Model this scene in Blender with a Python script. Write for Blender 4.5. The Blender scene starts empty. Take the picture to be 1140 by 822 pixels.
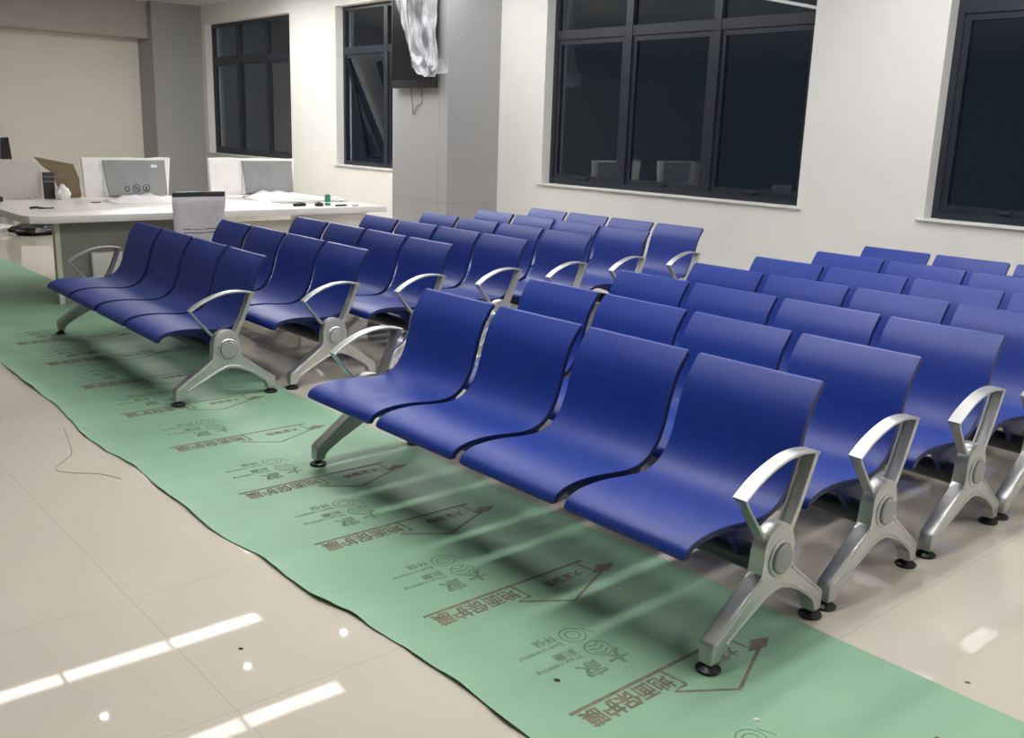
import bpy, bmesh, math, random
from mathutils import Vector, Matrix, noise

random.seed(7)
sc = bpy.context.scene
COL = sc.collection
R = math.radians

# ------------------------------------------------------------------ materials
def mat(name, col, rough=0.5, metal=0.0, spec=0.5, **kw):
    m = bpy.data.materials.new(name); m.use_nodes = True
    b = m.node_tree.nodes['Principled BSDF']
    b.inputs['Base Color'].default_value = (*col, 1)
    b.inputs['Roughness'].default_value = rough
    b.inputs['Metallic'].default_value = metal
    b.inputs['Specular IOR Level'].default_value = spec
    for k, v in kw.items():
        b.inputs[k.replace('_', ' ')].default_value = v
    return m

def vary(m, scale=(4, 4, 4), amt=0.1, rough_amt=0.0, bump=0.0, bscale=60.0, detail=4):
    """gentle noise on the colour (and bump) of a principled material"""
    nt = m.node_tree; N = nt.nodes; L = nt.links
    b = N['Principled BSDF']
    tc = N.new('ShaderNodeTexCoord'); mp = N.new('ShaderNodeMapping')
    mp.inputs['Scale'].default_value = scale
    L.new(tc.outputs['Object'], mp.inputs['Vector'])
    nz = N.new('ShaderNodeTexNoise'); nz.inputs['Scale'].default_value = 1.0
    nz.inputs['Detail'].default_value = detail
    L.new(mp.outputs['Vector'], nz.inputs['Vector'])
    mr = N.new('ShaderNodeMapRange')
    mr.inputs['From Min'].default_value = 0.3; mr.inputs['From Max'].default_value = 0.7
    mr.inputs['To Min'].default_value = 1 - amt; mr.inputs['To Max'].default_value = 1 + amt
    L.new(nz.outputs['Fac'], mr.inputs['Value'])
    c = b.inputs['Base Color'].default_value[:]
    vm = N.new('ShaderNodeVectorMath'); vm.operation = 'SCALE'
    vm.inputs[0].default_value = c[:3]
    L.new(mr.outputs['Result'], vm.inputs['Scale'])
    L.new(vm.outputs['Vector'], b.inputs['Base Color'])
    if rough_amt:
        m2 = N.new('ShaderNodeMapRange'); r0 = b.inputs['Roughness'].default_value
        m2.inputs['From Min'].default_value = 0.3; m2.inputs['From Max'].default_value = 0.7
        m2.inputs['To Min'].default_value = max(0.01, r0 - rough_amt); m2.inputs['To Max'].default_value = r0 + rough_amt
        L.new(nz.outputs['Fac'], m2.inputs['Value']); L.new(m2.outputs['Result'], b.inputs['Roughness'])
    if bump:
        n2 = N.new('ShaderNodeTexNoise'); n2.inputs['Scale'].default_value = bscale
        n2.inputs['Detail'].default_value = 6
        L.new(tc.outputs['Object'], n2.inputs['Vector'])
        bp = N.new('ShaderNodeBump'); bp.inputs['Strength'].default_value = bump
        bp.inputs['Distance'].default_value = 0.01
        L.new(n2.outputs['Fac'], bp.inputs['Height']); L.new(bp.outputs['Normal'], b.inputs['Normal'])
    return m

M = {}
M['wall'] = vary(mat('wall_paint', (.77, .765, .745), .75, spec=.2), (1.3, 1.3, 1.3), .02, bump=.05, bscale=40)
M['wall_end'] = vary(mat('wall_paint_warm', (.76, .72, .665), .75, spec=.2), (1, 1, 1), .02)
M['duct'] = vary(mat('duct_paint_shaded', (.42, .395, .36), .75, spec=.2), (1, .3, 5), .04)  # wall tone darkened: shade near the ceiling put into the colour
M['wall_front'] = vary(mat('wall_front_darkened', (.10, .10, .105), .6, spec=.2), (1, 1, 1), .05)  # unseen wall, coloured dark so window reflections and seat backs stay dim
M['ceiling'] = vary(mat('ceiling_paint', (.62, .62, .61), .8, spec=.2), (2, 2, 2), .02)
M['sill'] = vary(mat('sill_stone', (.70, .70, .69), .4), (6, 6, 6), .05)
M['clad'] = vary(mat('column_cladding', (.335, .335, .34), .38, spec=.45), (1.2, 1.2, .25), .05)
M['seam'] = mat('cladding_seam', (.22, .22, .22), .6)
M['frame'] = vary(mat('window_aluminium', (.016, .021, .034), .38), (6, 6, 6), .1)
M['blue'] = vary(mat('blue_seat', (.0085, .035, .27), .42, spec=.5), (9, 9, 9), .04, bump=.10, bscale=500)
M['blueedge'] = mat('blue_seat_edge', (.005, .011, .075), .4, spec=.4)
M['bluedk'] = mat('blue_bracket', (.010, .022, .13), .45)
M['alu'] = vary(mat('cast_aluminium', (.52, .53, .525), .33, .72), (9, 9, 9), .04, .05)
M['alucap'] = vary(mat('cap_plastic', (.33, .34, .34), .5, .2), (20, 20, 20), .06)
M['beam'] = mat('beam_steel', (.10, .10, .11), .45, .6)
M['rubber'] = mat('black_glide', (.012, .012, .013), .35)
M['black'] = vary(mat('black_plastic', (.018, .018, .020), .4), (10, 10, 10), .1)
M['blackgl'] = mat('screen_black', (.010, .010, .012), .18)
M['deskwhite'] = vary(mat('white_laminate', (.86, .83, .80), .28), (3, 3, 3), .02)
M['deskcream'] = vary(mat('cream_laminate', (.66, .62, .53), .4), (3, 3, 3), .03)
M['deskgrey'] = vary(mat('grey_laminate', (.24, .235, .205), .45), (3, 3, 3), .04)
M['boxgrey'] = vary(mat('light_grey_shell', (.60, .575, .54), .5), (4, 4, 4), .03)
M['card'] = vary(mat('cardboard', (.215, .168, .112), .85, spec=.1), (8, 8, 40), .10)
M['foam'] = vary(mat('white_foam', (.90, .88, .87), .6), (7, 7, 7), .03, bump=.3, bscale=25)
M['film'] = vary(mat('grey_screen_film', (.31, .315, .32), .32), (5, 5, 5), .12, bump=.2, bscale=12)
M['ink'] = mat('black_ink', (.02, .02, .02), .6)
M['labelw'] = mat('white_label', (.85, .85, .85), .5)
M['chairwrap'] = vary(mat('pale_wrapped_fabric', (.62, .595, .63), .42), (6, 6, 25), .05, bump=.35, bscale=14)
M['mound'] = vary(mat('crumpled_white_film', (.88, .86, .88), .3), (9, 9, 9), .05, bump=.4, bscale=22)
M['green_cap'] = mat('green_plastic', (.03, .27, .17), .4)
M['paper'] = mat('white_paper', (.8, .8, .78), .6)
M['wire'] = mat('thin_wire', (.05, .045, .04), .5)
M['print'] = vary(mat('brown_print', (.205, .185, .135), .7, spec=.2), (22, 22, 22), .30)
M['printgreen'] = vary(mat('faded_print', (.165, .26, .175), .7, spec=.2), (22, 22, 22), .25)

def emit(name, col, s):
    m = bpy.data.materials.new(name); m.use_nodes = True
    nt = m.node_tree; nt.nodes.clear()
    e = nt.nodes.new('ShaderNodeEmission'); e.inputs['Color'].default_value = (*col, 1); e.inputs['Strength'].default_value = s
    o = nt.nodes.new('ShaderNodeOutputMaterial'); nt.links.new(e.outputs[0], o.inputs[0])
    return m
M['strip'] = emit('strip_light', (1, .98, .95), 30.0)
M['strip_fill'] = emit('counter_fill_light', (1, .98, .95), 52.0)
M['strip_dim'] = emit('strip_light_dimmed', (1, .98, .95), 5.0)
M['down'] = emit('downlight', (1, .96, .9), 60.0)

def glass(name, tint, dark):
    m = mat(name, tint, .02, spec=.5)
    nt = m.node_tree; N = nt.nodes; L = nt.links
    out = N['Material Output']; N.remove(N['Principled BSDF'])
    tr = N.new('ShaderNodeBsdfTransparent'); tr.inputs['Color'].default_value = (*dark, 1)
    gl = N.new('ShaderNodeBsdfGlossy'); gl.inputs['Roughness'].default_value = .01
    gl.inputs['Color'].default_value = (*tint, 1)
    fr = N.new('ShaderNodeFresnel'); fr.inputs['IOR'].default_value = 1.8
    mx = N.new('ShaderNodeMixShader')
    ge = N.new('ShaderNodeNewGeometry'); iv = N.new('ShaderNodeMath'); iv.operation = 'SUBTRACT'; iv.inputs[0].default_value = 1
    L.new(ge.outputs['Backfacing'], iv.inputs[1])
    mu = N.new('ShaderNodeMath'); mu.operation = 'MULTIPLY'      # reflect at the front face only
    L.new(fr.outputs[0], mu.inputs[0]); L.new(iv.outputs[0], mu.inputs[1])
    L.new(mu.outputs[0], mx.inputs[0]); L.new(tr.outputs[0], mx.inputs[1]); L.new(gl.outputs[0], mx.inputs[2])
    L.new(mx.outputs[0], out.inputs[0])
    return m
M['glass'] = glass('window_glass', (.95, .97, 1.0), (.75, .8, .8))

def clear_film(name, opac, col=(.9, .9, .93), rough=.12, scale=14):
    m = mat(name, col, rough)
    nt = m.node_tree; N = nt.nodes; L = nt.links; b = N['Principled BSDF']
    tc = N.new('ShaderNodeTexCoord'); nz = N.new('ShaderNodeTexNoise'); nz.inputs['Scale'].default_value = scale
    nz.inputs['Detail'].default_value = 6; nz.inputs['Distortion'].default_value = 1.5
    mp = N.new('ShaderNodeMapping'); mp.inputs['Scale'].default_value = (1.6, 1, .3)
    L.new(tc.outputs['Object'], mp.inputs['Vector']); L.new(mp.outputs['Vector'], nz.inputs['Vector'])
    mr = N.new('ShaderNodeMapRange'); mr.inputs['From Min'].default_value = .40; mr.inputs['From Max'].default_value = .66
    mr.inputs['To Min'].default_value = opac[0]; mr.inputs['To Max'].default_value = opac[1]
    L.new(nz.outputs['Fac'], mr.inputs['Value']); L.new(mr.outputs['Result'], b.inputs['Alpha'])
    bp = N.new('ShaderNodeBump'); bp.inputs['Strength'].default_value = .12; bp.inputs['Distance'].default_value = .02
    L.new(nz.outputs['Fac'], bp.inputs['Height']); L.new(bp.outputs['Normal'], b.inputs['Normal'])
    return m
M['bag'] = clear_film('clear_plastic_bag', (.07, .45), (.74, .76, .82), .55, 4)
M['wrap'] = clear_film('clear_wrap_scrap', (.35, .9), (.85, .85, .9), .1, 40)

def floor_material():
    m = mat('polished_tile', (.57, .525, .455), .03, spec=.8)
    nt = m.node_tree; N = nt.nodes; L = nt.links; b = N['Principled BSDF']
    tc = N.new('ShaderNodeTexCoord'); sp = N.new('ShaderNodeSeparateXYZ'); L.new(tc.outputs['Object'], sp.inputs[0])
    fs = []
    for ax, off in (('X', .66), ('Y', 1.17)):
        a = N.new('ShaderNodeMath'); a.operation = 'ADD'; a.inputs[1].default_value = off + 80.0
        L.new(sp.outputs[ax], a.inputs[0])
        d = N.new('ShaderNodeMath'); d.operation = 'MODULO'; d.inputs[1].default_value = .8
        L.new(a.outputs[0], d.inputs[0])
        c = N.new('ShaderNodeMath'); c.operation = 'LESS_THAN'; c.inputs[1].default_value = .0025
        L.new(d.outputs[0], c.inputs[0]); fs.append(c)
    mx = N.new('ShaderNodeMath'); mx.operation = 'MAXIMUM'
    L.new(fs[0].outputs[0], mx.inputs[0]); L.new(fs[1].outputs[0], mx.inputs[1])
    nz = N.new('ShaderNodeTexNoise'); nz.inputs['Scale'].default_value = 1.6; nz.inputs['Detail'].default_value = 5
    L.new(tc.outputs['Object'], nz.inputs['Vector'])
    cr = N.new('ShaderNodeValToRGB')
    cr.color_ramp.elements[0].position = .3; cr.color_ramp.elements[0].color = (.615, .565, .48, 1)
    cr.color_ramp.elements[1].position = .7; cr.color_ramp.elements[1].color = (.655, .605, .515, 1)
    L.new(nz.outputs['Fac'], cr.inputs[0])
    mix = N.new('ShaderNodeMix'); mix.data_type = 'RGBA'
    L.new(mx.outputs[0], mix.inputs[0]); L.new(cr.outputs[0], mix.inputs[6])
    mix.inputs[7].default_value = (.47, .43, .37, 1)
    L.new(mix.outputs[2], b.inputs['Base Color'])
    # very faint unevenness of each polished tile
    n2 = N.new('ShaderNodeTexNoise'); n2.inputs['Scale'].default_value = 3.0; n2.inputs['Detail'].default_value = 1
    L.new(tc.outputs['Object'], n2.inputs['Vector'])
    bp = N.new('ShaderNodeBump'); bp.inputs['Strength'].default_value = .015; bp.inputs['Distance'].default_value = .01
    L.new(n2.outputs['Fac'], bp.inputs['Height']); L.new(bp.outputs['Normal'], b.inputs['Normal'])
    return m
M['floor'] = floor_material()

def mat_material():
    m = mat('green_film', (.262, .455, .305), .5, spec=.3)
    vary(m, (5, 1.2, 1), .06, bump=.12, bscale=18)
    return m
M['green'] = mat_material()
M['greenedge'] = mat('film_cut_edge', (.055, .065, .04), .8)

# ------------------------------------------------------------------ object helpers
def put(name, bm, m, parent=None, smooth=True, ang=35, loc=None):
    me = bpy.data.meshes.new(name)
    bmesh.ops.recalc_face_normals(bm, faces=bm.faces)
    bm.to_mesh(me); bm.free()
    for mm in (m if isinstance(m, (list, tuple)) else [m]):
        me.materials.append(mm)
    if smooth:
        me.shade_smooth(); me.set_sharp_from_angle(angle=R(ang))
    o = bpy.data.objects.new(name, me); COL.objects.link(o)
    if parent: o.parent = parent
    if loc: o.location = loc
    return o

def tag(o, label, cat, group=None, kind=None):
    if label: o['label'] = label
    if cat: o['category'] = cat
    if group: o['group'] = group
    if kind: o['kind'] = kind
    return o

def thing(name, label, cat, loc=(0, 0, 0), rz=0.0, group=None):
    o = bpy.data.objects.new(name, None); COL.objects.link(o)
    o.empty_display_size = .1
    o.location = loc; o.rotation_euler = (0, 0, rz)
    return tag(o, label, cat, group)

def box(bm, x0, x1, y0, y1, z0, z1, bev=0.0, seg=2, mtx=None):
    r = bmesh.ops.create_cube(bm, size=1.0)
    vs = r['verts']
    bmesh.ops.scale(bm, vec=(x1 - x0, y1 - y0, z1 - z0), verts=vs)
    bmesh.ops.translate(bm, vec=((x0 + x1) / 2, (y0 + y1) / 2, (z0 + z1) / 2), verts=vs)
    if bev:
        es = list({e for v in vs for e in v.link_edges})
        rr = bmesh.ops.bevel(bm, geom=es, offset=bev, segments=seg, profile=.5, affect='EDGES')
        vs = list({v for f in rr['faces'] for v in f.verts} | {v for v in vs if v.is_valid})
        # gather the whole island
        seen = set(vs); st = list(vs)
        while st:
            v = st.pop()
            for e in v.link_edges:
                w = e.other_vert(v)
                if w not in seen: seen.add(w); st.append(w)
        vs = list(seen)
    if mtx is not None:
        bmesh.ops.transform(bm, matrix=mtx, verts=vs)
    return vs

def boxes(*args, **kw):
    bm = bmesh.new()
    for a in args: box(bm, *a, **kw)
    return bm

def lathe(prof, n=24, axis='Z', c=(0, 0, 0), bm=None):
    """revolve (r, h) pairs around an axis through c"""
    bm = bm or bmesh.new()
    rings = []
    for r, h in prof:
        ring = []
        for i in range(n):
            a = 2 * math.pi * i / n
            p = (r * math.cos(a), r * math.sin(a), h)
            if axis == 'X': p = (p[2], p[0], p[1])
            if axis == 'Y': p = (p[0], p[2], p[1])
            ring.append(bm.verts.new((p[0] + c[0], p[1] + c[1], p[2] + c[2])))
        rings.append(ring)
    for a, b in zip(rings, rings[1:]):
        for i in range(n):
            bm.faces.new((a[i], a[(i + 1) % n], b[(i + 1) % n], b[i]))
    bm.faces.new(rings[0]); bm.faces.new(rings[-1])
    return bm

def tube(pts, r, n=8, bm=None, closed=False):
    bm = bm or bmesh.new()
    P = [Vector(p) for p in pts]; rings = []
    up = Vector((0, 0, 1))
    for i, p in enumerate(P):
        a = P[i - 1] if i else p; b = P[i + 1] if i < len(P) - 1 else p
        t = (b - a).normalized()
        s = t.cross(up)
        if s.length < 1e-3: s = t.cross(Vector((1, 0, 0)))
        s.normalize(); u = s.cross(t)
        rr = r[i] if isinstance(r, (list, tuple)) else r
        rings.append([bm.verts.new(p + (s * math.cos(2 * math.pi * k / n) + u * math.sin(2 * math.pi * k / n)) * rr) for k in range(n)])
    for a, b in zip(rings, rings[1:]):
        for k in range(n):
            bm.faces.new((a[k], a[(k + 1) % n], b[(k + 1) % n], b[k]))
    bm.faces.new(rings[0]); bm.faces.new(rings[-1])
    return bm

def catmull(pts, n=6):
    P = [Vector(p) for p in pts]; out = []
    for i in range(len(P) - 1):
        p0 = P[max(i - 1, 0)]; p1 = P[i]; p2 = P[i + 1]; p3 = P[min(i + 2, len(P) - 1)]
        for k in range(n):
            t = k / n
            out.append(.5 * ((2 * p1) + (p2 - p0) * t + (2 * p0 - 5 * p1 + 4 * p2 - p3) * t * t + (3 * p1 - p0 - 3 * p2 + p3) * t ** 3))
    out.append(P[-1]); return out

def prism(poly, x0, x1, bev=0.0, seg=2, bm=None, axis='X'):
    """extrude a (y, z) polygon along x"""
    bm = bm or bmesh.new()
    def V(x, p): return (x, p[0], p[1]) if axis == 'X' else ((p[0], x, p[1]) if axis == 'Y' else (p[0], p[1], x))
    a = [bm.verts.new(V(x0, p)) for p in poly]; b = [bm.verts.new(V(x1, p)) for p in poly]
    n = len(poly)
    fa = bm.faces.new(a); fb = bm.faces.new(list(reversed(b)))
    for i in range(n):
        bm.faces.new((a[i], b[i], b[(i + 1) % n], a[(i + 1) % n]))
    if bev:
        es = list(fa.edges) + list(fb.edges)
        bmesh.ops.bevel(bm, geom=es, offset=bev, segments=seg, profile=.5, affect='EDGES')
    return bm

# ------------------------------------------------------------------ the room
YW = 5.2            # inner face of the window wall
CEIL = 3.42
XL, XR, YF = -16.0, 4.6, -9.5
SILL, HEAD = .985, 3.12
WIN = [(-15.2, -12.2), (-10.88, -7.60), (-6.52, -3.25), (-2.116, 1.15)]

def struct(name, bm, m, parent=None, **kw):
    o = put(name, bm, m, parent, **kw)
    o['kind'] = 'structure'
    return o

struct('floor', boxes((XL, XR, YF, YW, -.2, 0)), M['floor'], smooth=False)
struct('ceiling', boxes((XL, XR, YF, YW, CEIL, CEIL + .2)), M['ceiling'], smooth=False)
wb = bmesh.new()
edges = [XL - .25] + [v for w in WIN for v in w] + [XR + .25]
for i in range(0, len(edges), 2):
    box(wb, edges[i], edges[i + 1], YW, YW + .25, -.2, CEIL + .2)
for a, b in WIN:
    box(wb, a, b, YW, YW + .25, -.2, SILL - .02)
    box(wb, a, b, YW, YW + .25, HEAD, CEIL + .2)
struct('wall_back', wb, M['wall'], smooth=False)
struct('wall_left', boxes((XL - .25, XL, YF - .25, YW, -.2, CEIL + .2)), M['wall_end'], smooth=False)
struct('wall_right', boxes((XR, XR + .25, YF - .25, YW, -.2, CEIL + .2)), M['wall'], smooth=False)
struct('wall_front', boxes((XL, XR, YF - .25, YF, -.2, CEIL + .2)), M['wall_front'], smooth=False)
# boxed-in duct along the top of the end wall
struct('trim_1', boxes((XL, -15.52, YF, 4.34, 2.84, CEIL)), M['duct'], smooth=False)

def window(n, x0, x1, open_sash=False):
    w = bpy.data.objects.new('window_%d' % n, None); COL.objects.link(w)
    w.location = ((x0 + x1) / 2, YW + .12, SILL); w['kind'] = 'structure'
    W2 = (x1 - x0) / 2; H = HEAD - SILL
    F = .055; D0, D1 = 0.0, .07
    tz0, tz1 = 1.505, 1.60          # transom band
    bm = bmesh.new()
    box(bm, -W2, -W2 + F, D0, D1, 0, H); box(bm, W2 - F, W2, D0, D1, 0, H)
    box(bm, -W2 + F, W2 - F, D0, D1, 0, F); box(bm, -W2 + F, W2 - F, D0, D1, H - F, H)
    o = put('window_frame', bm, M['frame'], w, smooth=False)
    box_m = bmesh.new()
    cw = 2 * W2 / 3
    for k in (1, 2):
        box(box_m, -W2 + k * cw - .045, -W2 + k * cw + .045, D0 - .01, D1, F, H - F)
    put('mullion', box_m, M['frame'], w, smooth=False)
    put('transom', boxes((-W2 + F, W2 - F, D0 - .004, D1, tz0, tz1)), M['frame'], w, smooth=False)
    for k in range(3):
        a = -W2 + k * cw + (.045 if k else F); b = -W2 + (k + 1) * cw - (.045 if k < 2 else F)
        # fixed light above
        bm = bmesh.new(); box(bm, a, b, .028, .036, tz1, H - F)
        put('pane', bm, M['glass'], w, smooth=False)
        # sash below, hung from the transom
        s = .05
        zt = tz0; hh = tz0 - F
        rot = R(13) if (open_sash and k == 0) else 0.0
        mt = Matrix.Translation((0, .03, zt)) @ Matrix.Rotation(rot, 4, 'X') @ Matrix.Translation((0, -.03, -zt))
        bm = bmesh.new()
        for q in ((a, a + s, .012, .058, F, zt), (b - s, b, .012, .058, F, zt), (a + s, b - s, .012, .058, F, F + s), (a + s, b - s, .012, .058, zt - s, zt)):
            box(bm, *q, mtx=mt)
        sh = put('sash', bm, M['frame'], w, smooth=False)
        bm = bmesh.new(); box(bm, a + s, b - s, .03, .038, F + s, zt - s, mtx=mt)
        put('pane', bm, M['glass'], sh, smooth=False)
        bm = bmesh.new(); box(bm, (a + b) / 2 - .05, (a + b) / 2 + .05, -.008, .012, F + .012, F + .034, bev=.004, mtx=mt)
        put('handle', bm, M['frame'], sh)
    put('sill', boxes((-W2 - .05, W2 + .05, -.145, .0, -.022, -.002), bev=.004), M['sill'], w)
    return w
for i, (a, b) in enumerate(WIN):
    window(i + 1, a, b, open_sash=(i == 1))

def column(n, x0, x1, y0):
    c = bpy.data.objects.new('trim_%d' % n, None); COL.objects.link(c)
    c.location = (0, 0, 0); c['kind'] = 'structure'
    bm = boxes((x0, x1, y0, YW, 0, CEIL)); put('column_cladding', bm, M['clad'], c, smooth=False)
    bm = bmesh.new()
    for z in (.72, 2.95):
        box(bm, x0 - .001, x1 + .001, y0 - .001, YW, z - .002, z + .002)
    box(bm, x1 - .165, x1 - .161, y0 - .001, y0 + .01, 0, CEIL)
    put('panel_seam', bm, M['seam'], c, smooth=False)
column(2, -8.356, -7.276, 4.467)
column(3, -16.0, -15.34, 4.34)

# ------------------------------------------------------------------ ceiling lights
def linear_light(x, y0, y1, label, m='strip'):
    t = thing('linear_light', label, 'ceiling light', (x, (y0 + y1) / 2, CEIL), 0, 'linear ceiling lights')
    h = (y1 - y0) / 2
    put('housing', boxes((-.105, .105, -h, h, -.022, 0)), M['labelw'], t, smooth=False)
    put('diffuser', boxes((-.092, .092, -h + .008, h - .008, -.026, -.0221)), M[m], t, smooth=False)
LX = [-6.95, -5.33, -2.1, -.48, 2.76]
for x in LX:
    for y0, y1 in ((.0, .96), (.98, 1.9)) if x > 2 else ((.98, 1.9), (.0, .96), (-.98, -.02)):  # rightmost strips are added to brighten the floor on the right
        linear_light(x, y0, y1, 'white linear strip light on the ceiling above the waiting area', 'strip_dim' if x < -3 else 'strip')
    linear_light(x, 2.75, 4.55, 'added white linear strip light on the ceiling close to the window wall')  # extra unseen strips, added to light the seats and the window wall
for x in (-8.57, -10.2, -11.8):
    linear_light(x, 2.5, 4.4, 'added white linear strip light on the ceiling over the counter', 'strip_fill')  # unseen strips, added as fill for the counter and the left end
for x in (-6.17, -2.9, .35):
    for y in (-2.4, -1.2, .09, 1.40, 2.44):
        t = thing('downlight', 'small round recessed downlight between the strip lights', 'ceiling light', (x, y, CEIL), 0, 'recessed downlights')
        put('trim_ring', lathe([(.055, 0), (.055, -.008), (.042, -.008), (.042, 0)], 20), M['labelw'], t)
        put('lens', lathe([(.028, -.001), (.028, -.005)], 20), M['down'], t)

# ------------------------------------------------------------------ green protective film
FRONT = [(-12.6, -.70), (-9, -.69), (-6, -.70), (-5.09, -.687), (-4.48, -.69), (-3.92, -.689), (-3.2, -.735), (-2.72, -.70), (-2.31, -.712),
         (-1.79, -.718), (-1.44, -.678), (-1.16, -.682), (-.89, -.645), (-.56, -.622), (-.35, -.618), (-.12, -.63), (.4, -.64), (1.0, -.66), (1.9, -.66)]
def front_y(x):
    for (a, ya), (b, yb) in zip(FRONT, FRONT[1:]):
        if a <= x <= b:
            t = (x - a) / (b - a); t = t * t * (3 - 2 * t)
            return ya + (yb - ya) * t + .010 * noise.noise((x * 5.5, 1.3, 0)) + .004 * noise.noise((x * 17, 4.3, 0))
    return -.68
def back_y(x): return .502 + .018 * noise.noise((x * 1.1, 7.7, 0)) + .006 * noise.noise((x * 6, 9.1, 0)) + (.05 if x < -6.5 else 0) * min(1, (-6.5 - x) / 1.5)
MT = .0025
def film_z(x, d):
    """height of the film's upper face at distance d from its front edge"""
    lift = max(0.0, .006 + .012 * noise.noise((x * 3.3, 2.2, 0)) + .006 * noise.noise((x * 9.0, 3.1, 0)))
    return MT + lift * max(0.0, 1 - d / .10) ** 2
bm = bmesh.new()
nx = 620; rows = [0, .008, .02, .04, .06, .08, .1, .2, .5, .8, 1.0]
grid = []
for i in range(nx + 1):
    x = -12.4 + i * (1.75 + 12.4) / nx
    f, b = front_y(x), back_y(x)
    colv = []
    for d in rows:
        if d <= .1: y = f + d
        else: y = f + .1 + (b - f - .1) * (d - .1) / .9
        colv.append((x, y, film_z(x, y - f)))
    grid.append(colv)
top = [[bm.verts.new(p) for p in c] for c in grid]
bot = [[bm.verts.new((p[0], p[1], max(.0002, p[2] - .0022))) for p in c] for c in grid]
nr = len(rows)
for i in range(nx):
    for j in range(nr - 1):
        bm.faces.new((top[i][j], top[i + 1][j], top[i + 1][j + 1], top[i][j + 1]))
        bm.faces.new((bot[i][j + 1], bot[i + 1][j + 1], bot[i + 1][j], bot[i][j]))
    for j in (0, nr - 1):
        q = (top[i][j], bot[i][j], bot[i + 1][j], top[i + 1][j])
        fc = bm.faces.new(q if j == 0 else q[::-1]); fc.material_index = 1
for i in (0, nx):
    for j in range(nr - 1):
        q = (top[i][j], top[i][j + 1], bot[i][j + 1], bot[i][j])
        fc = bm.faces.new(q); fc.material_index = 1
film = put('floor_film', bm, [M['green'], M['greenedge']])
tag(film, 'long green protective film with brown print lying on the tiled floor under the front benches', 'floor covering')

def text_mesh(body, size, align='LEFT'):
    c = bpy.data.curves.new('lettering', 'FONT'); c.body = body; c.size = size
    c.align_x = align;  c.resolution_u = 3; c.fill_mode = 'FRONT'
    o = bpy.data.objects.new('lettering', c); COL.objects.link(o)
    bpy.context.view_layer.update()
    dg = bpy.context.evaluated_depsgraph_get()
    me = bpy.data.meshes.new_from_object(o.evaluated_get(dg))
    bpy.data.objects.remove(o); bpy.data.curves.remove(c)
    return me

def stroke(bm, pts, w, closed=False):
    """flat ribbon of width w through 2-D points"""
    P = [Vector((p[0], p[1], 0)) for p in pts]
    if closed: P = P + [P[0], P[1]]
    L = []
    for i, p in enumerate(P):
        a = P[max(i - 1, 0)]; b = P[min(i + 1, len(P) - 1)]
        t = (b - a).normalized(); n = Vector((-t.y, t.x, 0)) * w / 2
        L.append((bm.verts.new(p + n), bm.verts.new(p - n)))
    for (a, b), (c, d) in zip(L, L[1:]):
        bm.faces.new((a, b, d, c))

def disc(bm, c, r, n=16):
    bm.faces.new([bm.verts.new((c[0] + r * math.cos(2 * math.pi * k / n), c[1] + r * math.sin(2 * math.pi * k / n), 0)) for k in range(n)])

def add_text(bm, body, size, x, y, sx=1.0):
    me = text_mesh(body, size)
    e = size * .028
    for i, (ox, oy) in enumerate(((-e, -e), (e, -e), (e, e), (-e, e))):
        n0 = len(bm.verts)
        bm.from_mesh(me)
        bm.verts.ensure_lookup_table()
        for v in bm.verts[n0:]: v.co = Vector((v.co.x * sx + x + ox, v.co.y + y + oy, i * .00004))
    bpy.data.meshes.remove(me)

# local print axes: +X = reading direction, +Y = up on the letters; put on the film with reading direction = world -Y
p1 = bmesh.new()
stroke(p1, [(-.25, 0), (.47, 0)], .014)
add_text(p1, '地面保护膜', .080, .112, .020, .86)
stroke(p1, [(.10, .008), (.092, .100)], .010)
stroke(p1, [(.092, .100), (.150, .104), (-.01, .212), (-.25, .108)], .012)
stroke(p1, [(-.215, .008), (-.225, .085)], .010)
p1.faces.new([p1.verts.new(v) for v in ((-.205, .10, 0), (-.275, .118, 0), (-.335, .085, 0), (-.27, .06, 0))])
add_text(p1, '大家装饰', .05, -.18, .05, .9)
print_brown = put('printed_text', p1, M['print'], film, smooth=False)
p2 = bmesh.new()
add_text(p2, '大', .085, .10, -.165)
add_text(p2, '家', .085, .21, -.155)
for cx, cy in ((.165, -.305), (.155, -.200)):
    k = 22
    stroke(p2, [(cx + .043 * math.cos(2 * math.pi * i / k), cy + .043 * math.sin(2 * math.pi * i / k)) for i in range(k)], .005, True)
    if cy < -.25:
        stroke(p2, [(cx + .024 * math.cos(2 * math.pi * i / k), cy + .024 * math.sin(2 * math.pi * i / k)) for i in range(k)], .006, True)
        stroke(p2, [(cx - .07, cy + .03), (cx - .05, cy - .02)], .005)
    else:
        for d in (-.022, 0, .022):
            stroke(p2, [(cx - .03, cy + d - .008), (cx, cy + d + .006), (cx + .03, cy + d - .008)], .006)
add_text(p2, '环保', .042, .225, -.342)
add_text(p2, 'Environmental', .030, .225, -.295)
add_text(p2, '耐磨', .042, .225, -.245)
add_text(p2, 'Wear-resisting', .030, .225, -.205)
print_green = put('printed_icons', p2, M['printgreen'], film, smooth=False)
PR = [0.60, -.085, -.770, -1.470, -2.115, -2.87, -3.56, -4.25, -4.95, -5.65]
first = True
for px in PR:
    for o in (print_brown, print_green):
        c = o if first else o.copy()
        if not first: COL.objects.link(c); c.parent = film
        c.location = (px, 0, MT + .0004); c.rotation_euler = (0, 0, R(-90) + R(random.uniform(-1, 1)))
    first = False

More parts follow.
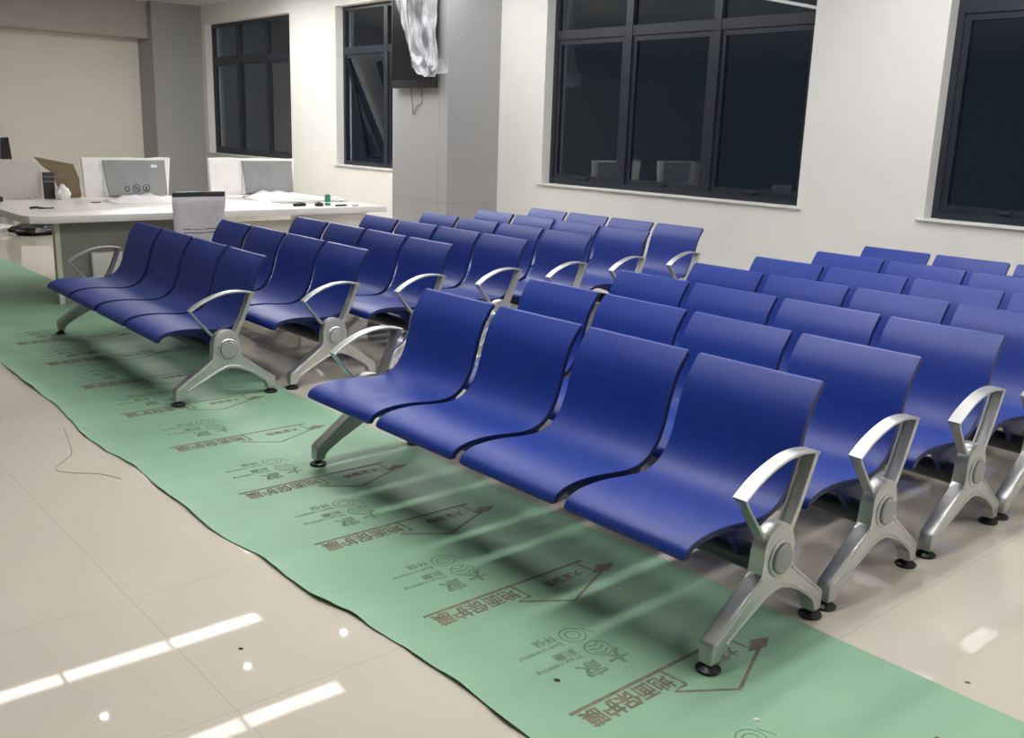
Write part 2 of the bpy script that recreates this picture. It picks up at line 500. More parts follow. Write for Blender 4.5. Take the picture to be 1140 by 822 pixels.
# ------------------------------------------------------------------ beam seating
FS = .5563          # distance between front and rear glide
LEN = 2.2596        # distance between the two end legs
PROF = [(-.083, .352), (-.080, .368), (-.066, .388), (-.035, .403), (.01, .412), (.07, .4155), (.14, .413), (.21, .406), (.27, .402), (.32, .405),
        (.36, .417), (.395, .440), (.425, .478), (.447, .525), (.463, .575), (.481, .640), (.505, .705), (.538, .757), (.574, .800)]
def seat_bm(w=.500, T=.022):
    P = catmull([(0, y, z) for y, z in PROF], 4)
    n = len(P)
    # arc length and normals
    S = [0]
    for a, b in zip(P, P[1:]): S.append(S[-1] + (b - a).length)
    tot = S[-1]; Nn = []
    for i in range(n):
        t = (P[min(i + 1, n - 1)] - P[max(i - 1, 0)]).normalized()
        Nn.append(Vector((0, -t.z, t.y)))       # up / towards the sitter
    xs = [-1, -.994, -.94, -.8, -.5, -.2, .2, .5, .8, .94, .994, 1]
    bm = bmesh.new(); top = []; bot = []
    for i in range(n):
        s = S[i]; hw = w / 2
        for d, r in ((s, .016), (tot - s, .007)):
            if d < r: hw -= r - math.sqrt(max(0, r * r - (r - d) ** 2))
        e = min(1.0, math.sqrt(max(0.2, min(s, tot - s) / .008)))  # rounded ends
        tr, br = [], []
        for k, u in enumerate(xs):
            edge = min(1.0, math.sqrt(max(0.72, (1 - abs(u)) * hw / .0015)))
            t = T * edge * min(1, e)
            dish = .0015 * (1 - u * u) * (1 if s > .12 else s / .12)
            mid = P[i] - Nn[i] * (T / 2 + dish)
            tr.append(bm.verts.new(Vector((u * hw, 0, 0)) + mid + Nn[i] * t / 2))
            br.append(bm.verts.new(Vector((u * hw, 0, 0)) + mid - Nn[i] * t / 2))
        top.append(tr); bot.append(br)
    m = len(xs)
    for i in range(n - 1):
        for k in range(m - 1):
            bm.faces.new((top[i][k], top[i][k + 1], top[i + 1][k + 1], top[i + 1][k]))
            bm.faces.new((bot[i][k], bot[i + 1][k], bot[i + 1][k + 1], bot[i][k + 1]))
        for k in (0, m - 1):
            bm.faces.new((top[i][k], top[i + 1][k], bot[i + 1][k], bot[i][k])).material_index = 1
    for i in (0, n - 1):
        for k in range(m - 1):
            bm.faces.new((top[i][k], bot[i][k], bot[i][k + 1], top[i][k + 1])).material_index = 1 if i == 0 else 0
    return bm

def bracket_bm(x):
    """side plate carrying the shell on the beam"""
    bm = bmesh.new()
    poly = [(.03, .382), (.10, .375), (.19, .345), (.235, .30), (.26, .255), (.33, .255), (.36, .30), (.40, .375), (.44, .44), (.47, .54), (.455, .54), (.42, .455), (.385, .41), (.32, .387), (.26, .384), (.14, .393), (.05, .394)]
    prism(poly, x - .011, x + .011, .003, 1, bm)
    return bm

def arc(cx, cz, r, a0, a1, n):
    return [(cx + r * math.cos(R(a0 + (a1 - a0) * k / n)), cz + r * math.sin(R(a0 + (a1 - a0) * k / n))) for k in range(n + 1)]

HC = (.286, .306)
def leg_bm(sgn):
    """cast A-shaped end leg in the (y, z) plane; sgn = outward direction along x"""
    front = [(.028, .030), (-.018, .030), (-.018, .090), (-.010, .102), (.185, .236), (.206, .254)]
    hub = [(.206, .30)] + arc(HC[0], .326, .080, 180, 0, 16) + [(.366, .30)]
    back = [(.366, .254), (.386, .236), (.566, .102), (.574, .090), (.574, .030), (.530, .030), (.526, .068), (.512, .080)]
    under = [(.47, .112), (.42, .144), (.37, .173), (.325, .187), (.285, .188), (.235, .170), (.18, .143), (.11, .108), (.044, .073), (.030, .058)]
    bm = prism(front + hub + back + under, -.026, .026, .005, 2)
    # shallow recessed web on the outer face: raise a rim instead
    rim = [(-.004, .093), (.18, .221), (.206, .242)]
    rim2 = [(.046, .082), (.11, .116), (.18, .151), (.235, .178), (.285, .196), (.325, .195), (.37, .181), (.42, .152), (.47, .120), (.510, .090)]
    rim3 = [(.366, .242), (.392, .222), (.56, .097)]
    for r in (rim, rim2, rim3):
        pts = [(sgn * .026, y, z) for y, z in r]
        tube(catmull(pts, 4), .0042, 6, bm)
    return bm

def glide_bm(y):
    return lathe([(.036, .0), (.039, .004), (.038, .010), (.024, .019), (.015, .023), (.015, .034)], 22, 'Z', (0, y, 0))

def hubcap_bm(sgn):
    bm = lathe([(.062, 0), (.062, sgn * .004), (.057, sgn * .008), (.052, sgn * .008), (.051, sgn * .004)], 28, 'X', (sgn * .0255, HC[0] + .006, .292))
    return bm
def hubdisc_bm(sgn):
    return lathe([(.048, sgn * .002), (.048, sgn * .014), (.044, sgn * .018), (.02, sgn * .019)], 28, 'X', (sgn * .0255, HC[0] + .006, .292))

def flat_strip(path, wid, th, bm):
    """rectangular section swept along a (y, z) path; wid = list of widths along x, th = list of thicknesses"""
    n = len(path); rings = []
    for i, (y, z) in enumerate(path):
        a = path[max(i - 1, 0)]; b = path[min(i + 1, n - 1)]
        t = Vector((b[0] - a[0], b[1] - a[1])).normalized(); nn = Vector((-t.y, t.x))
        w = wid[i] / 2; h = th[i] / 2; c = min(h * .5, .003)
        sec = [(-w, -h + c), (-w + c, -h), (w - c, -h), (w, -h + c), (w, h - c), (w - c, h), (-w + c, h), (-w, h - c)]
        rings.append([bm.verts.new((x, y + nn.x * k, z + nn.y * k)) for x, k in sec])
    for a, b in zip(rings, rings[1:]):
        for k in range(8): bm.faces.new((a[k], a[(k + 1) % 8], b[(k + 1) % 8], b[k]))
    bm.faces.new(rings[0]); bm.faces.new(list(reversed(rings[-1])))

def arm_bm():
    bm = bmesh.new()
    top = [(p.y, p.z) for p in catmull([(0, .086, .522), (0, .145, .560), (0, .215, .590), (0, .290, .610), (0, .365, .615), (0, .430, .607), (0, .462, .598)], 4)]
    n = len(top)
    flat_strip(top, [.050] * n, [.011] * n, bm)
    f = [(.090, .520), (.130, .470), (.170, .422), (.206, .380)]
    flat_strip(f, [.046, .042, .040, .042], [.008, .009, .010, .014], bm)
    # rear strut: an open channel (web and two flanges)
    r = [(.454, .597), (.425, .525), (.392, .450), (.352, .372)]
    flat_strip(r, [.050, .048, .046, .046], [.008, .008, .009, .010], bm)
    for s in (-1, 1):
        rings = []
        for i, (y, z) in enumerate(r):
            fl = .022 if i < 3 else .026
            x0 = s * .0185; x1 = s * .0245
            if i == 0: x0, x1 = s * .019, s * .0255
            d = Vector((.94, -.33)) * fl * -1
            rings.append([bm.verts.new(v) for v in ((x0, y, z), (x1, y, z), (x1, y + d.x, z + d.y * .3), (x0, y + d.x, z + d.y * .3))])
        for a, b in zip(rings, rings[1:]):
            for k in range(4): bm.faces.new((a[k], a[(k + 1) % 4], b[(k + 1) % 4], b[k]))
        bm.faces.new(rings[0]); bm.faces.new(list(reversed(rings[-1])))
    return bm

def make_bench():
    t = thing('waiting_bench', '', 'bench')
    for k in range(4):
        cx = -.058 - .247 - k * .5478
        s = put('seat', seat_bm(), [M['blue'], M['blueedge']], t, ang=30); s.location = (cx, 0, 0)
        for bx in (-.2, .2): put('seat_bracket', bracket_bm(bx), M['bluedk'], s)
    put('beam', prism(arc(HC[0] + .008, HC[1] - .05, .042, 0, 330, 11), -LEN + .02, -.02), M['beam'], t)
    for e, sgn in ((0, 1), (-LEN, -1)):
        lg = put('leg', leg_bm(sgn), M['alu'], t); lg.location = (e, 0, 0)
        for y in (0.004, FS - .002):
            put('foot_glide', glide_bm(y), M['rubber'], lg)
        put('hub_ring', hubcap_bm(sgn), M['alu'], lg)
        put('hub_disc', hubdisc_bm(sgn), M['alucap'], lg)
        a = put('armrest', arm_bm(), M['alu'], t, ang=40); a.location = (e, 0, 0)
    return t

def copy_tree(o, parent=None):
    c = o.copy(); COL.objects.link(c)
    if parent: c.parent = parent
    for ch in list(o.children): copy_tree(ch, c)
    return c

PITCH = .6608; GAP = 1.2835; DYL = -.132
DXR = [0, -.0093, -.0071, -.0047, -.0116, .0155, .0022]
DXL = [0, .0018, -.0013, .0198, .0049, -.009, -.0027]
DYR = [0, .0024, .0289, .0211, -.0049, .0039, -.0026]
DYL_ = [0, .019, .0152, .0038, -.0094, -.0147, -.0095]
YAWR = [.0143, -.0001, .0076, -.0005, .0011, -.001, .0004]
YAWL = [-.0207, -.0081, -.0037, -.0074, .0021, .0098, .0077]
ROWS = ['front row', 'second row from the front', 'third row from the front', 'fourth row from the front, the middle row', 'fifth row from the front', 'sixth row from the front', 'last row, nearest the window wall']
proto = make_bench()
used = False
for side, x0, dx, dy, yw in (('right', 0.0, DXR, DYR, YAWR), ('left', -LEN - GAP, DXL, [DYL + d for d in DYL_], YAWL)):
    for r in range(7):
        o = proto if not used else copy_tree(proto)
        used = True
        cx = x0 - LEN / 2; cy = r * PITCH + FS / 2         # rotation centre
        a = yw[r]
        lx, ly = LEN / 2, -FS / 2                          # origin relative to the centre
        ox = cx + lx * math.cos(a) - ly * math.sin(a) + dx[r]
        oy = cy + lx * math.sin(a) + ly * math.cos(a) + dy[r]
        o.location = (ox, oy, MT if r == 0 else 0); o.rotation_euler = (0, 0, a)
        extra = ' standing on the green film' if r == 0 else ''
        o['label'] = 'blue four-seat waiting bench%s, %s of the %s-hand block' % (extra, ROWS[r], side)
        o['group'] = 'blue waiting benches in two blocks'
        if side == 'right' and r == 0: FB = o

# torn clear wrap still caught on the front right bench
def wrap_strip(path, w, seed, bm):
    P = catmull(path, 6); rows_ = []
    for i, p in enumerate(P):
        row = []
        for k in range(5):
            u = k / 4 - .5
            off = Vector((noise.noise((i * .5, k * .9, seed)), noise.noise((i * .5, k * .9, seed + 9)), noise.noise((i * .5, k * .9, seed + 21)))) * .010
            row.append(bm.verts.new(p + Vector((0, u * w * (.7 + .6 * abs(noise.noise((i * .4, 0, seed)))), u * w * .35)) + off))
        rows_.append(row)
    for a, b in zip(rows_, rows_[1:]):
        for k in range(4): bm.faces.new((a[k], a[k + 1], b[k + 1], b[k]))
for w_, sd, path in ((.022, 3, [(-1.672, .570, .795), (-1.668, .525, .735), (-1.670, .492, .66), (-1.668, .47, .585), (-1.670, .455, .52)]),
                     (.045, 5, [(-2.245, .455, .585), (-2.225, .44, .53), (-2.235, .42, .47), (-2.222, .395, .42)])):
    bm = bmesh.new(); wrap_strip(path, w_, sd, bm)
    wr = put('torn_wrap', bm, M['wrap'], FB); wr['label'] = 'torn shred of clear plastic wrap'

# ------------------------------------------------------------------ counter
DX0, DX1, DY0, DY1, DZ = -8.62, -6.77, -.035, 3.34, .76
t = thing('counter_desk', 'long white service counter with grey front panel beside the left benches', 'desk', (-7.6, 1.6, 0))
def loc_put(name, bm, m, parent, **kw):
    o = put(name, bm, m, parent, **kw); o.location = -Vector(parent.location); return o
loc_put('worktop', prism([(DX1 - .16, DY0), (DX1 - .05, DY0 + .04), (DX1, DY0 + .16), (DX1, DY1), (DX0, DY1), (DX0, DY0)], DZ - .06, DZ, .004, 2, axis='Z'), M['deskwhite'], t)
loc_put('front_panel', boxes((-6.985, -6.955, .262, 1.69, .006, DZ - .06)), M['deskgrey'], t, smooth=False)
loc_put('panel_edge', boxes((-7.02, -6.95, .222, .262, .006, DZ - .06)), M['deskcream'], t, smooth=False)
loc_put('cable_box', boxes((-6.955, -6.90, .49, .74, .006, .43), bev=.006), M['boxgrey'], t)
loc_put('low_panel', boxes((-7.02, -6.985, 1.70, 2.44, .0, .635)), M['deskcream'], t, smooth=False)
loc_put('end_panel', boxes((-6.985, -6.95, 2.45, 3.22, .0, DZ - .06)), M['deskwhite'], t, smooth=False)
loc_put('end_panel', boxes((-8.5, -6.986, 3.19, 3.22, .0, DZ - .06)), M['deskwhite'], t, smooth=False)

# wrapped monitors
def monitor(label, y0, y1, s0, s1, mirror_gloss):
    yc = (y0 + y1) / 2
    t = thing('wrapped_monitor', label, 'monitor', (-8.16, yc, DZ), 0, 'wrapped monitors on the counter')
    # foam sleeve standing behind / around the screen
    a, b = y0 - yc, y1 - yc
    bm = bmesh.new()
    n, mz = 26, 12
    F, Bk = [], []
    for i in range(n + 1):
        u = i / n; y = a + (b - a) * u
        fr, bk = [], []
        for k in range(mz + 1):
            v = k / mz
            z = .03 + .375 * v + (.012 * noise.noise((u * 5, yc, 3)) if k == mz else 0)
            puff = .016 * math.sin(math.pi * u) ** .4 * math.sin(math.pi * v) ** .4
            nz = .006 * noise.noise((u * 9, v * 7, yc))
            yy = y + (.02 * (1 - v) if u < .1 else (-.035 * (1 - v) if u > .9 else 0))
            fr.append(bm.verts.new((.012 + puff + nz, yy, z))); bk.append(bm.verts.new((-.03 - puff, yy, z)))
        F.append(fr); Bk.append(bk)
    for i in range(n):
        for k in range(mz):
            bm.faces.new((F[i][k], F[i + 1][k], F[i + 1][k + 1], F[i][k + 1]))
            bm.faces.new((Bk[i][k + 1], Bk[i + 1][k + 1], Bk[i + 1][k], Bk[i][k]))
        bm.faces.new((F[i][mz], F[i + 1][mz], Bk[i + 1][mz], Bk[i][mz]))
        bm.faces.new((F[i][0], Bk[i][0], Bk[i + 1][0], F[i + 1][0]))
    for i in (0, n):
        for k in range(mz):
            bm.faces.new((F[i][k], F[i][k + 1], Bk[i][k + 1], Bk[i][k]))
    put('foam_sleeve', bm, M['foam'], t, ang=50)
    # screen panel, leaning back a little, wider at the top
    s0 -= yc; s1 -= yc
    poly = [(s0, .385), (s1, .385), (s1 + .015, .05), (s0 + .045, .05)]
    bm = prism(poly, .045, .065, .003, 1)
    scr = put('screen', bm, M['film'], t, smooth=False)
    put('bezel', boxes((.030, .0445, s0 + .01, s1, .045, .388)), M['labelw'], t, smooth=False)
    # stand
    put('stand', boxes((-.01, .03, -.05, .05, .004, .06)), M['black'], t, smooth=False)
    put('stand_base', lathe([(.11, 0), (.11, .008), (.02, .012)], 24), M['black'], t)
    # crumpled film lying at its foot
    bm = bmesh.new(); g = []
    for i in range(25):
        row = []
        for k in range(13):
            u, v = i / 24, k / 12
            y = s0 - .02 + (s1 - s0 + .10) * u; x = .075 + .34 * v
            h = (.075 if s1 - s0 < .58 else .06) * math.sin(math.pi * min(1, u * 1.02)) ** .6 * (1 - v) ** 1.3 + .03 * noise.noise((u * 7, v * 5, yc + 4)) * (1 - v)
            row.append(bm.verts.new((x, y, max(.003, h + .003))))
        g.append(row)
    for i in range(24):
        for k in range(12): bm.faces.new((g[i][k], g[i + 1][k], g[i + 1][k + 1], g[i][k + 1]))
    fl = put('film_heap', bm, M['mound'], t)
    fl.modifiers.new('thick', 'SOLIDIFY').thickness = .002
    return t, scr, yc
t1, scr1, yc1 = monitor('wrapped monitor in white foam with printed care symbols, left one on the counter', .845, 1.69, 1.02, 1.615, 0)
# printed symbols on the protective film of the first monitor
bm = bmesh.new()
def ring(c, r, w, n=22):
    stroke(bm, [(c[0] + r * math.cos(2 * math.pi * i / n), c[1] + r * math.sin(2 * math.pi * i / n)) for i in range(n)], w, True)
cz = .118
c0, c1, c2 = (1.235 - yc1, cz), (1.325 - yc1, cz), (1.42 - yc1, cz)
for k in range(3):
    a0 = R(90 + 120 * k); a1 = R(90 + 120 * (k + 1))
    pA = (c0[0] + .036 * math.cos(a0), c0[1] + .036 * math.sin(a0) - .004); pB = (c0[0] + .036 * math.cos(a1), c0[1] + .036 * math.sin(a1) - .004)
    mid = lambda s: (pA[0] + (pB[0] - pA[0]) * s, pA[1] + (pB[1] - pA[1]) * s)
    stroke(bm, [mid(.10), mid(.62)], .008)
    m1 = mid(.62); m2 = mid(.85); nn = Vector((-(pB[1] - pA[1]), pB[0] - pA[0])).normalized() * .011
    bm.faces.new([bm.verts.new((v[0], v[1], 0)) for v in ((m1[0] + nn.x, m1[1] + nn.y), (m1[0] - nn.x, m1[1] - nn.y), m2)])
ring(c1, .034, .007); stroke(bm, [(c1[0] - .024, c1[1] + .024), (c1[0] + .024, c1[1] - .024)], .007)
stroke(bm, [(c1[0] - .016, c1[1] - .012), (c1[0] + .004, c1[1] + .004), (c1[0] + .018, c1[1] + .008)], .008)
ring(c2, .034, .007); disc(bm, (c2[0], c2[1] + .004), .011)
bm.faces.new([bm.verts.new((c2[0] + v[0], c2[1] + v[1], 0)) for v in ((-.024, -.023), (.024, -.023), (.016, -.012), (-.016, -.012))])
bmesh.ops.transform(bm, matrix=Matrix(((0, 0, 1, .0658), (1, 0, 0, 0), (0, 1, 0, 0), (0, 0, 0, 1))), verts=bm.verts)
put('care_symbols', bm, M['ink'], scr1, smooth=False)
put('sticker', boxes((.0652, .066, 1.475 - yc1, 1.535 - yc1, .315, .342)), M['labelw'], scr1, smooth=False)
t2, scr2, yc2 = monitor('wrapped monitor in white foam with crumpled film, right one on the counter below the window', 2.09, 3.06, 2.43, 3.0, 1)

# small things on the counter
def small(name, label, cat, bm, m, loc, rz=0, group=None, **kw):
    o = put(name, bm, m, **kw); o.location = loc; o.rotation_euler = (0, 0, rz)
    return tag(o, label, cat, group)
t = thing('glue_bottle', 'small bottle with green body and white nozzle on the counter end', 'bottle', (-7.0, 2.80, DZ))
put('bottle_body', lathe([(.026, 0), (.028, .004), (.028, .03), (.029, .031), (.029, .095), (.024, .106), (.010, .112)], 18), M['green_cap'], t)
put('bottle_band', lathe([(.0295, .026), (.0295, .036)], 18), M['paper'], t)
put('nozzle', lathe([(.009, .110), (.007, .135), (.004, .146)], 12), M['paper'], t)
def clip_bm(L, W, H):
    bm = boxes((-W / 2, W / 2, -L / 2, L / 2, 0, H), bev=H * .25)
    tube([(0, -L * .3, H), (0, 0, H * 1.35), (0, L * .3, H)], H * .15, 6, bm)
    return bm
small('stapler', 'long dark stapler lying on the counter right of the film heap', 'office supply', clip_bm(.13, .045, .028), M['black'], (-7.02, 2.50, DZ), .15)
small('tape_holder', 'short black tape holder on the counter just left of the green bottle', 'office supply', clip_bm(.075, .05, .03), M['black'], (-6.96, 2.68, DZ))
small('marker_pen', 'black marker pen lying in front of the green bottle', 'pen', tube([(0, -.07, .009), (0, .03, .009), (0, .045, .009), (0, .07, .007)], [.009, .009, .008, .004], 10), M['black'], (-6.89, 2.89, DZ), .1)
small('eraser', 'tiny grey eraser at the right end of the counter', 'office supply', boxes((-.012, .012, -.03, .03, 0, .012), bev=.003), M['alucap'], (-6.86, 3.03, DZ))
def sheet_bm(L, W, seed, amp=.012):
    bm = bmesh.new(); g = []
    for i in range(15):
        g.append([bm.verts.new((-W / 2 + W * k / 8, -L / 2 + L * i / 14, .003 + amp * (.5 + .5 * noise.noise((i * .35, k * .5, seed))) * (1 if 0 < i < 14 else .3))) for k in range(9)])
    for i in range(14):
        for k in range(8): bm.faces.new((g[i][k], g[i][k + 1], g[i + 1][k + 1], g[i + 1][k]))
    r = bmesh.ops.solidify(bm, geom=bm.faces[:], thickness=.0015)
    return bm
small('paper_sheets', 'loose white sheets curling up behind the green bottle', 'paper', sheet_bm(.85, .30, 4, .05), M['paper'], (-7.45, 3.0 - .12, DZ), .06)
small('black_cable', 'short black cable piece lying on the left half of the counter', 'cable', tube(catmull([(0, -.10, .010), (.012, -.05, .016), (0, 0, .007), (.006, .06, .006), (0, .10, .006)], 5), [.010] * 12 + [.006] * 9, 8), M['black'], (-7.44, .27, DZ), R(6))
small('tape_dispenser', 'small black object at the far left end of the counter', 'office supply', clip_bm(.12, .06, .05), M['black'], (-8.28, .11, DZ), .3)
small('paper_scrap', 'tiny dark scrap lying just left of the left wrapped monitor', 'scrap', boxes((-.012, .012, -.04, .04, 0, .006)), M['wire'], (-7.95, .885, DZ))

# things along the back edge of the counter
t = thing('desk_screen', 'light grey rounded screen standing on the back edge of the counter at the far left', 'partition', (-8.56, .2, DZ))
poly = [(-.235, .0), (.385, .0), (.395, .23)] + [(.30 + .095 * math.cos(R(a)), .27 + .095 * math.sin(R(a))) for a in range(10, 91, 10)] + [(-.235, .372)]
put('screen_panel', prism(poly, -.03, .0, .008, 3), M['boxgrey'], t)
for y in (-.15, .28):
    put('clamp_foot', boxes((-.05, .06, y - .02, y + .02, 0, .012), bev=.003), M['alu'], t)
t = thing('cardboard_box', 'opened brown cardboard carton on the counter left of the foam wrapped monitor', 'carton', (-8.59, .80, DZ))
put('box_wall', boxes((.024, .03, -.04, .14, 0, .20), (-.026, -.02, -.04, .14, 0, .20), (-.02, .024, -.04, -.034, 0, .20), (-.02, .024, .134, .14, 0, .20), (-.02, .024, -.034, .134, 0, .006)), M['card'], t, smooth=False)
put('flap', prism([(-.265, .395), (.09, .325), (.125, .222), (.148, .02), (-.03, .02), (-.13, .26), (-.19, .30)], .031, .037), M['card'], t, smooth=False)
t = thing('black_tray_stack', 'stack of black trays standing between the grey screen and the carton', 'tray', (-8.495, .655, DZ))
put('tray_tower', boxes((-.052, .0, -.06, .035, 0, .25), bev=.005), M['black'], t)
for z in (.16, .205):
    put('tray_lip', boxes((.0, .012, -.06, .035, z, z + .009)), M['deskgrey'], t, smooth=False)
bm = bmesh.new()
bmesh.ops.create_icosphere(bm, subdivisions=4, radius=1)
for v in bm.verts:
    n = 1 + .28 * noise.noise(v.co * 1.8) + .12 * noise.noise(v.co * 5)
    v.co = Vector((v.co.x * .05 * n, v.co.y * .062 * n * (1 - .45 * max(0, v.co.z)), max(0, .065 + v.co.z * .08 * n)))
small('white_bag', 'crumpled white plastic bag slumped in front of the black trays', 'bag', bm, M['mound'], (-8.41, .735, DZ))
t = thing('black_display', 'tall black display stand near the end wall, its top showing above the grey screen', 'display', (-15.6, 1.85, 0))
put('display_panel', prism([(.03, .40), (.265, .40), (.205, 1.175), (.09, 1.165)], .0, .04, .005, 1), M['blackgl'], t, smooth=False)
put('display_post', boxes((-.05, -.001, .10, .18, .02, .9)), M['black'], t, smooth=False)
put('display_base', boxes((-.25, .25, -.10, .38, 0, .03), bev=.008), M['black'], t)

# wrapped office chair in front of the counter
t = thing('office_chair', 'pale wrapped office chair with a black top edge standing at the counter', 'chair', (-6.52, 1.20, 0))
def pad_bm(yw0, yw1, z0, z1, x0, th, lean=0.0):
    bm = bmesh.new(); F, B = [], []
    for i in range(17):
        u = i / 16
        fr, bk = [], []
        for k in range(15):
            v = k / 14; z = z0 + (z1 - z0) * v
            hw = yw0 + (yw1 - yw0) * v
            y = hw * (2 * u - 1)
            curve = -.04 * (1 - (2 * u - 1) ** 2)
            x = x0 + lean * v + curve + .004 * noise.noise((u * 6, v * 9, 2))
            e = min(1, (4 * u * (1 - u)) ** .3 + .1) * min(1, (4 * v * (1 - v)) ** .3 + .15)
            fr.append(bm.verts.new((x + th / 2 * e, y, z))); bk.append(bm.verts.new((x - th / 2 * e, y, z)))
        F.append(fr); B.append(bk)
    for i in range(16):
        for k in range(14):
            bm.faces.new((F[i][k], F[i + 1][k], F[i + 1][k + 1], F[i][k + 1])); bm.faces.new((B[i][k + 1], B[i + 1][k + 1], B[i + 1][k], B[i][k]))
        bm.faces.new((F[i][14], F[i + 1][14], B[i + 1][14], B[i][14])); bm.faces.new((F[i][0], B[i][0], B[i + 1][0], F[i + 1][0]))
    for i in (0, 16):
        for k in range(14): bm.faces.new((F[i][k], F[i][k + 1], B[i][k + 1], B[i][k]))
    return bm
put('backrest', pad_bm(.205, .232, .50, .935, .16, .055, .03), M['chairwrap'], t, ang=60)
put('top_edge', pad_bm(.225, .228, .925, .965, .19, .04, .0), M['black'], t, ang=60)
bm = bmesh.new()
for z in (.655, .625):
    tube([(.196 - .04 * (1 - (2 * u - 1) ** 2), (.205) * (2 * u - 1), z + .004 * math.sin(u * 9)) for u in [k / 12 for k in range(2, 11)]], .004, 6, bm)
put('wrap_crease', bm, M['wire'], t)
put('seat_pad', boxes((-.28, .18, -.23, .23, .42, .50), bev=.03, seg=3), M['chairwrap'], t)
put('gas_column', lathe([(.03, .10), (.03, .28), (.02, .28), (.02, .42)], 16), M['black'], t)
bm = lathe([(.05, .07), (.05, .12)], 16)
for k in range(5):
    a = 2 * math.pi * k / 5
    tube([(0, 0, .10), (.29 * math.cos(a), .29 * math.sin(a), .065)], [.025, .017], 8, bm)
put('star_base', bm, M['black'], t)
for k in range(5):
    a = 2 * math.pi * k / 5
    put('caster', lathe([(.022, -.02), (.027, -.014), (.027, .014), (.022, .02)], 14, 'Y', (.285 * math.cos(a), .285 * math.sin(a), .027)), M['black'], t)

# dark bundle on the floor far behind the counter
bm = bmesh.new()
r = bmesh.ops.create_uvsphere(bm, u_segments=28, v_segments=14, radius=1)
for v in bm.verts:
    n = noise.noise(v.co * 2.6) * .35 + noise.noise(v.co * 6) * .2
    v.co = Vector((v.co.x * .22 * (1 + n), v.co.y * .34 * (1 + n), max(0, .07 + v.co.z * .075 * (1 + n))))
small('bin_bag', 'crumpled dark plastic bundle lying on the floor under the counter, at the far left', 'bag', bm, M['black'], (-12.3, 1.50, 0))
bm = bmesh.new()
for k in range(6):
    tube(catmull([(.12 * math.cos(a) * (1 + .08 * k), .2 * math.sin(a) * (1 + .06 * k), .015 + .012 * k + .01 * math.sin(3 * a + k)) for a in [2 * math.pi * j / 12 for j in range(13)]], 3), .012, 6, bm)
small('cable_coil', 'pale coiled cable lying on the floor left of the dark bundle', 'cable', bm, M['paper'], (-12.75, 1.12, 0))
small('carton_sheet', 'flat brown cardboard sheet on the floor at the far left edge', 'cardboard', sheet_bm(.5, .4, 8, .02), M['card'], (-12.5, .45, 0), .3)

# ------------------------------------------------------------------ television on the column
t = thing('wall_television', 'black television on the grey column, half covered by a clear plastic bag', 'television', (-7.83, 4.42, 1.965))
put('tv_body', boxes((-.43, .43, -.035, .0, 0, 1.40), bev=.006), M['black'], t)
put('tv_screen', boxes((-.415, .415, -.0362, -.0352, .09, 1.385)), M['blackgl'], t, smooth=False)
put('wall_mount', boxes((-.2, .2, .0, .046, .35, 1.0)), M['black'], t, smooth=False)
bm = tube(catmull([(-.13, .03, .02), (-.114, .035, -.11), (-.10, .036, -.2), (-.09, .036, -.29), (-.055, .036, -.24), (-.02, .036, -.20), (.04, .036, -.175), (.085, .036, -.155), (.08, .035, -.08), (.08, .03, .02)], 5), .004, 6)
cb = put('power_cable', bm, M['wire'], t)
# the bag: a crumpled sheet hanging over the screen's right half
Lc = [(-8.14, 3.2), (-8.094, 2.916), (-7.967, 2.623), (-7.894, 2.429), (-7.835, 2.30), (-7.775, 2.21), (-7.69, 2.145), (-7.56, 2.09)]
Rc = [(-7.34, 3.2), (-7.33, 2.86), (-7.309, 2.68), (-7.32, 2.5), (-7.268, 2.33), (-7.19, 2.24), (-7.15, 2.175), (-7.13, 2.125)]
Lp = catmull([(x, 0, z) for x, z in Lc], 6); Rp = catmull([(x, 0, z) for x, z in Rc], 6)
bm = bmesh.new(); g = []
n = len(Lp); mU = 30
for i in range(n):
    row = []
    v = i / (n - 1)
    for k in range(mU + 1):
        u = k / mU
        x = Lp[i].x + (Rp[i].x - Lp[i].x) * u; z = Lp[i].z + (Rp[i].z - Lp[i].z) * u
        z -= .035 * math.sin(math.pi * u) * v ** 4
        pleat = .03 * math.sin(u * 17 + 2.5 * math.sin(v * 4) + v * 3) + .02 * noise.noise((u * 6, v * 9, 1)) + .018 * noise.noise((u * 15, v * 20, 5))
        y = 4.345 - .05 * math.sin(math.pi * u) * (.4 + v) - pleat * (.4 + .9 * v)
        row.append(bm.verts.new((x, min(y, 4.378), z)))
    g.append(row)
for i in range(n - 1):
    for k in range(mU): bm.faces.new((g[i][k], g[i + 1][k], g[i + 1][k + 1], g[i][k + 1]))
o = put('plastic_bag', bm, M['bag'], smooth=True, ang=70)
o.modifiers.new('thick', 'SOLIDIFY').thickness = .0008
tag(o, 'crumpled clear plastic bag hanging over the television on the column', 'plastic bag')

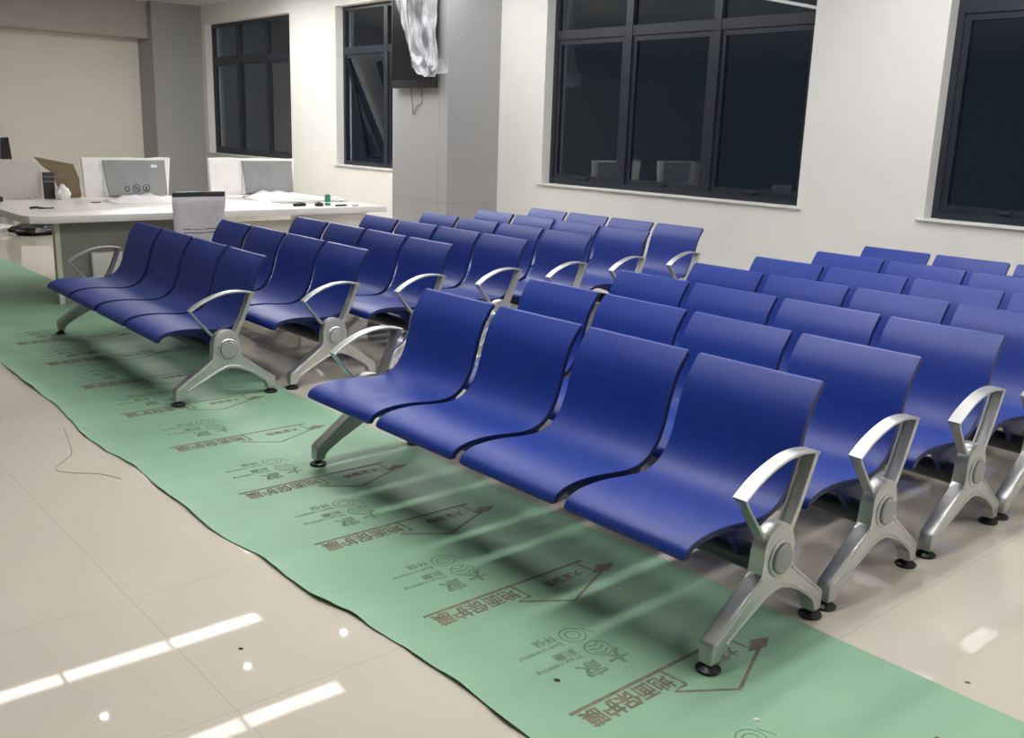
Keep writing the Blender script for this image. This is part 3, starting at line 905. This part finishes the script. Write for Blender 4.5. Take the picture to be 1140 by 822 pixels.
# ------------------------------------------------------------------ little things on the floor
pts = [(-3.492, -.775), (-3.282, -.817), (-3.067, -.865), (-2.982, -.922), (-2.881, -.991), (-2.793, -.948), (-2.714, -.857), (-2.592, -.80)]
small('loose_thread', 'thin dark thread lying in a loop on the tiles in front of the film', 'thread', tube(catmull([(x, y, .0018) for x, y in pts], 6), .0009, 6), M['wire'], (0, 0, 0))
def chip(name, label, cat, x, y, s, m, z=0):
    bm = bmesh.new()
    r = bmesh.ops.create_icosphere(bm, subdivisions=1, radius=s)
    for v in bm.verts: v.co = Vector((v.co.x * 1.6, v.co.y * .8, max(0, v.co.z * .5 + s * .35) + 0)) * (1 + .3 * noise.noise(v.co * 90))
    small(name, label, cat, bm, m, (x, y, z), .6)
chip('dirt_crumb', 'black crumb on the green film in front of the right bench', 'crumb', -.23, -.38, .008, M['wire'], MT)
chip('dirt_crumb', 'small dark crumb on the bare tiles near the reflected lights', 'crumb', -.946, -1.02, .006, M['wire'])
chip('dirt_crumb', 'small brown crumb on the bare tiles at the right of the film', 'crumb', .522, .585, .006, M['card'])
chip('paper_crumb', 'tiny white crumb on the green film near the front right leg', 'crumb', .249, -.079, .007, M['paper'], MT)

# ------------------------------------------------------------------ night outside, camera, view
w = bpy.data.worlds.new('night'); sc.world = w; w.use_nodes = True
w.node_tree.nodes['Background'].inputs['Color'].default_value = (.115, .15, .22, 1)
w.node_tree.nodes['Background'].inputs['Strength'].default_value = .13

cam = bpy.data.cameras.new('camera'); co = bpy.data.objects.new('camera', cam); COL.objects.link(co)
cam.sensor_fit = 'HORIZONTAL'; cam.sensor_width = 36.0; cam.lens = 36.0 * 1084.26 / 1140
cam.clip_start = .05; cam.clip_end = 100
co.location = (1.577, -2.1593, 1.5548); co.rotation_euler = (1.3289, -.0318, .864)
sc.camera = co

sc.view_settings.view_transform = 'Standard'
sc.view_settings.look = 'None'
sc.view_settings.gamma = 1.0
sc.view_settings.exposure = 0.22
sc.view_settings.use_curve_mapping = False
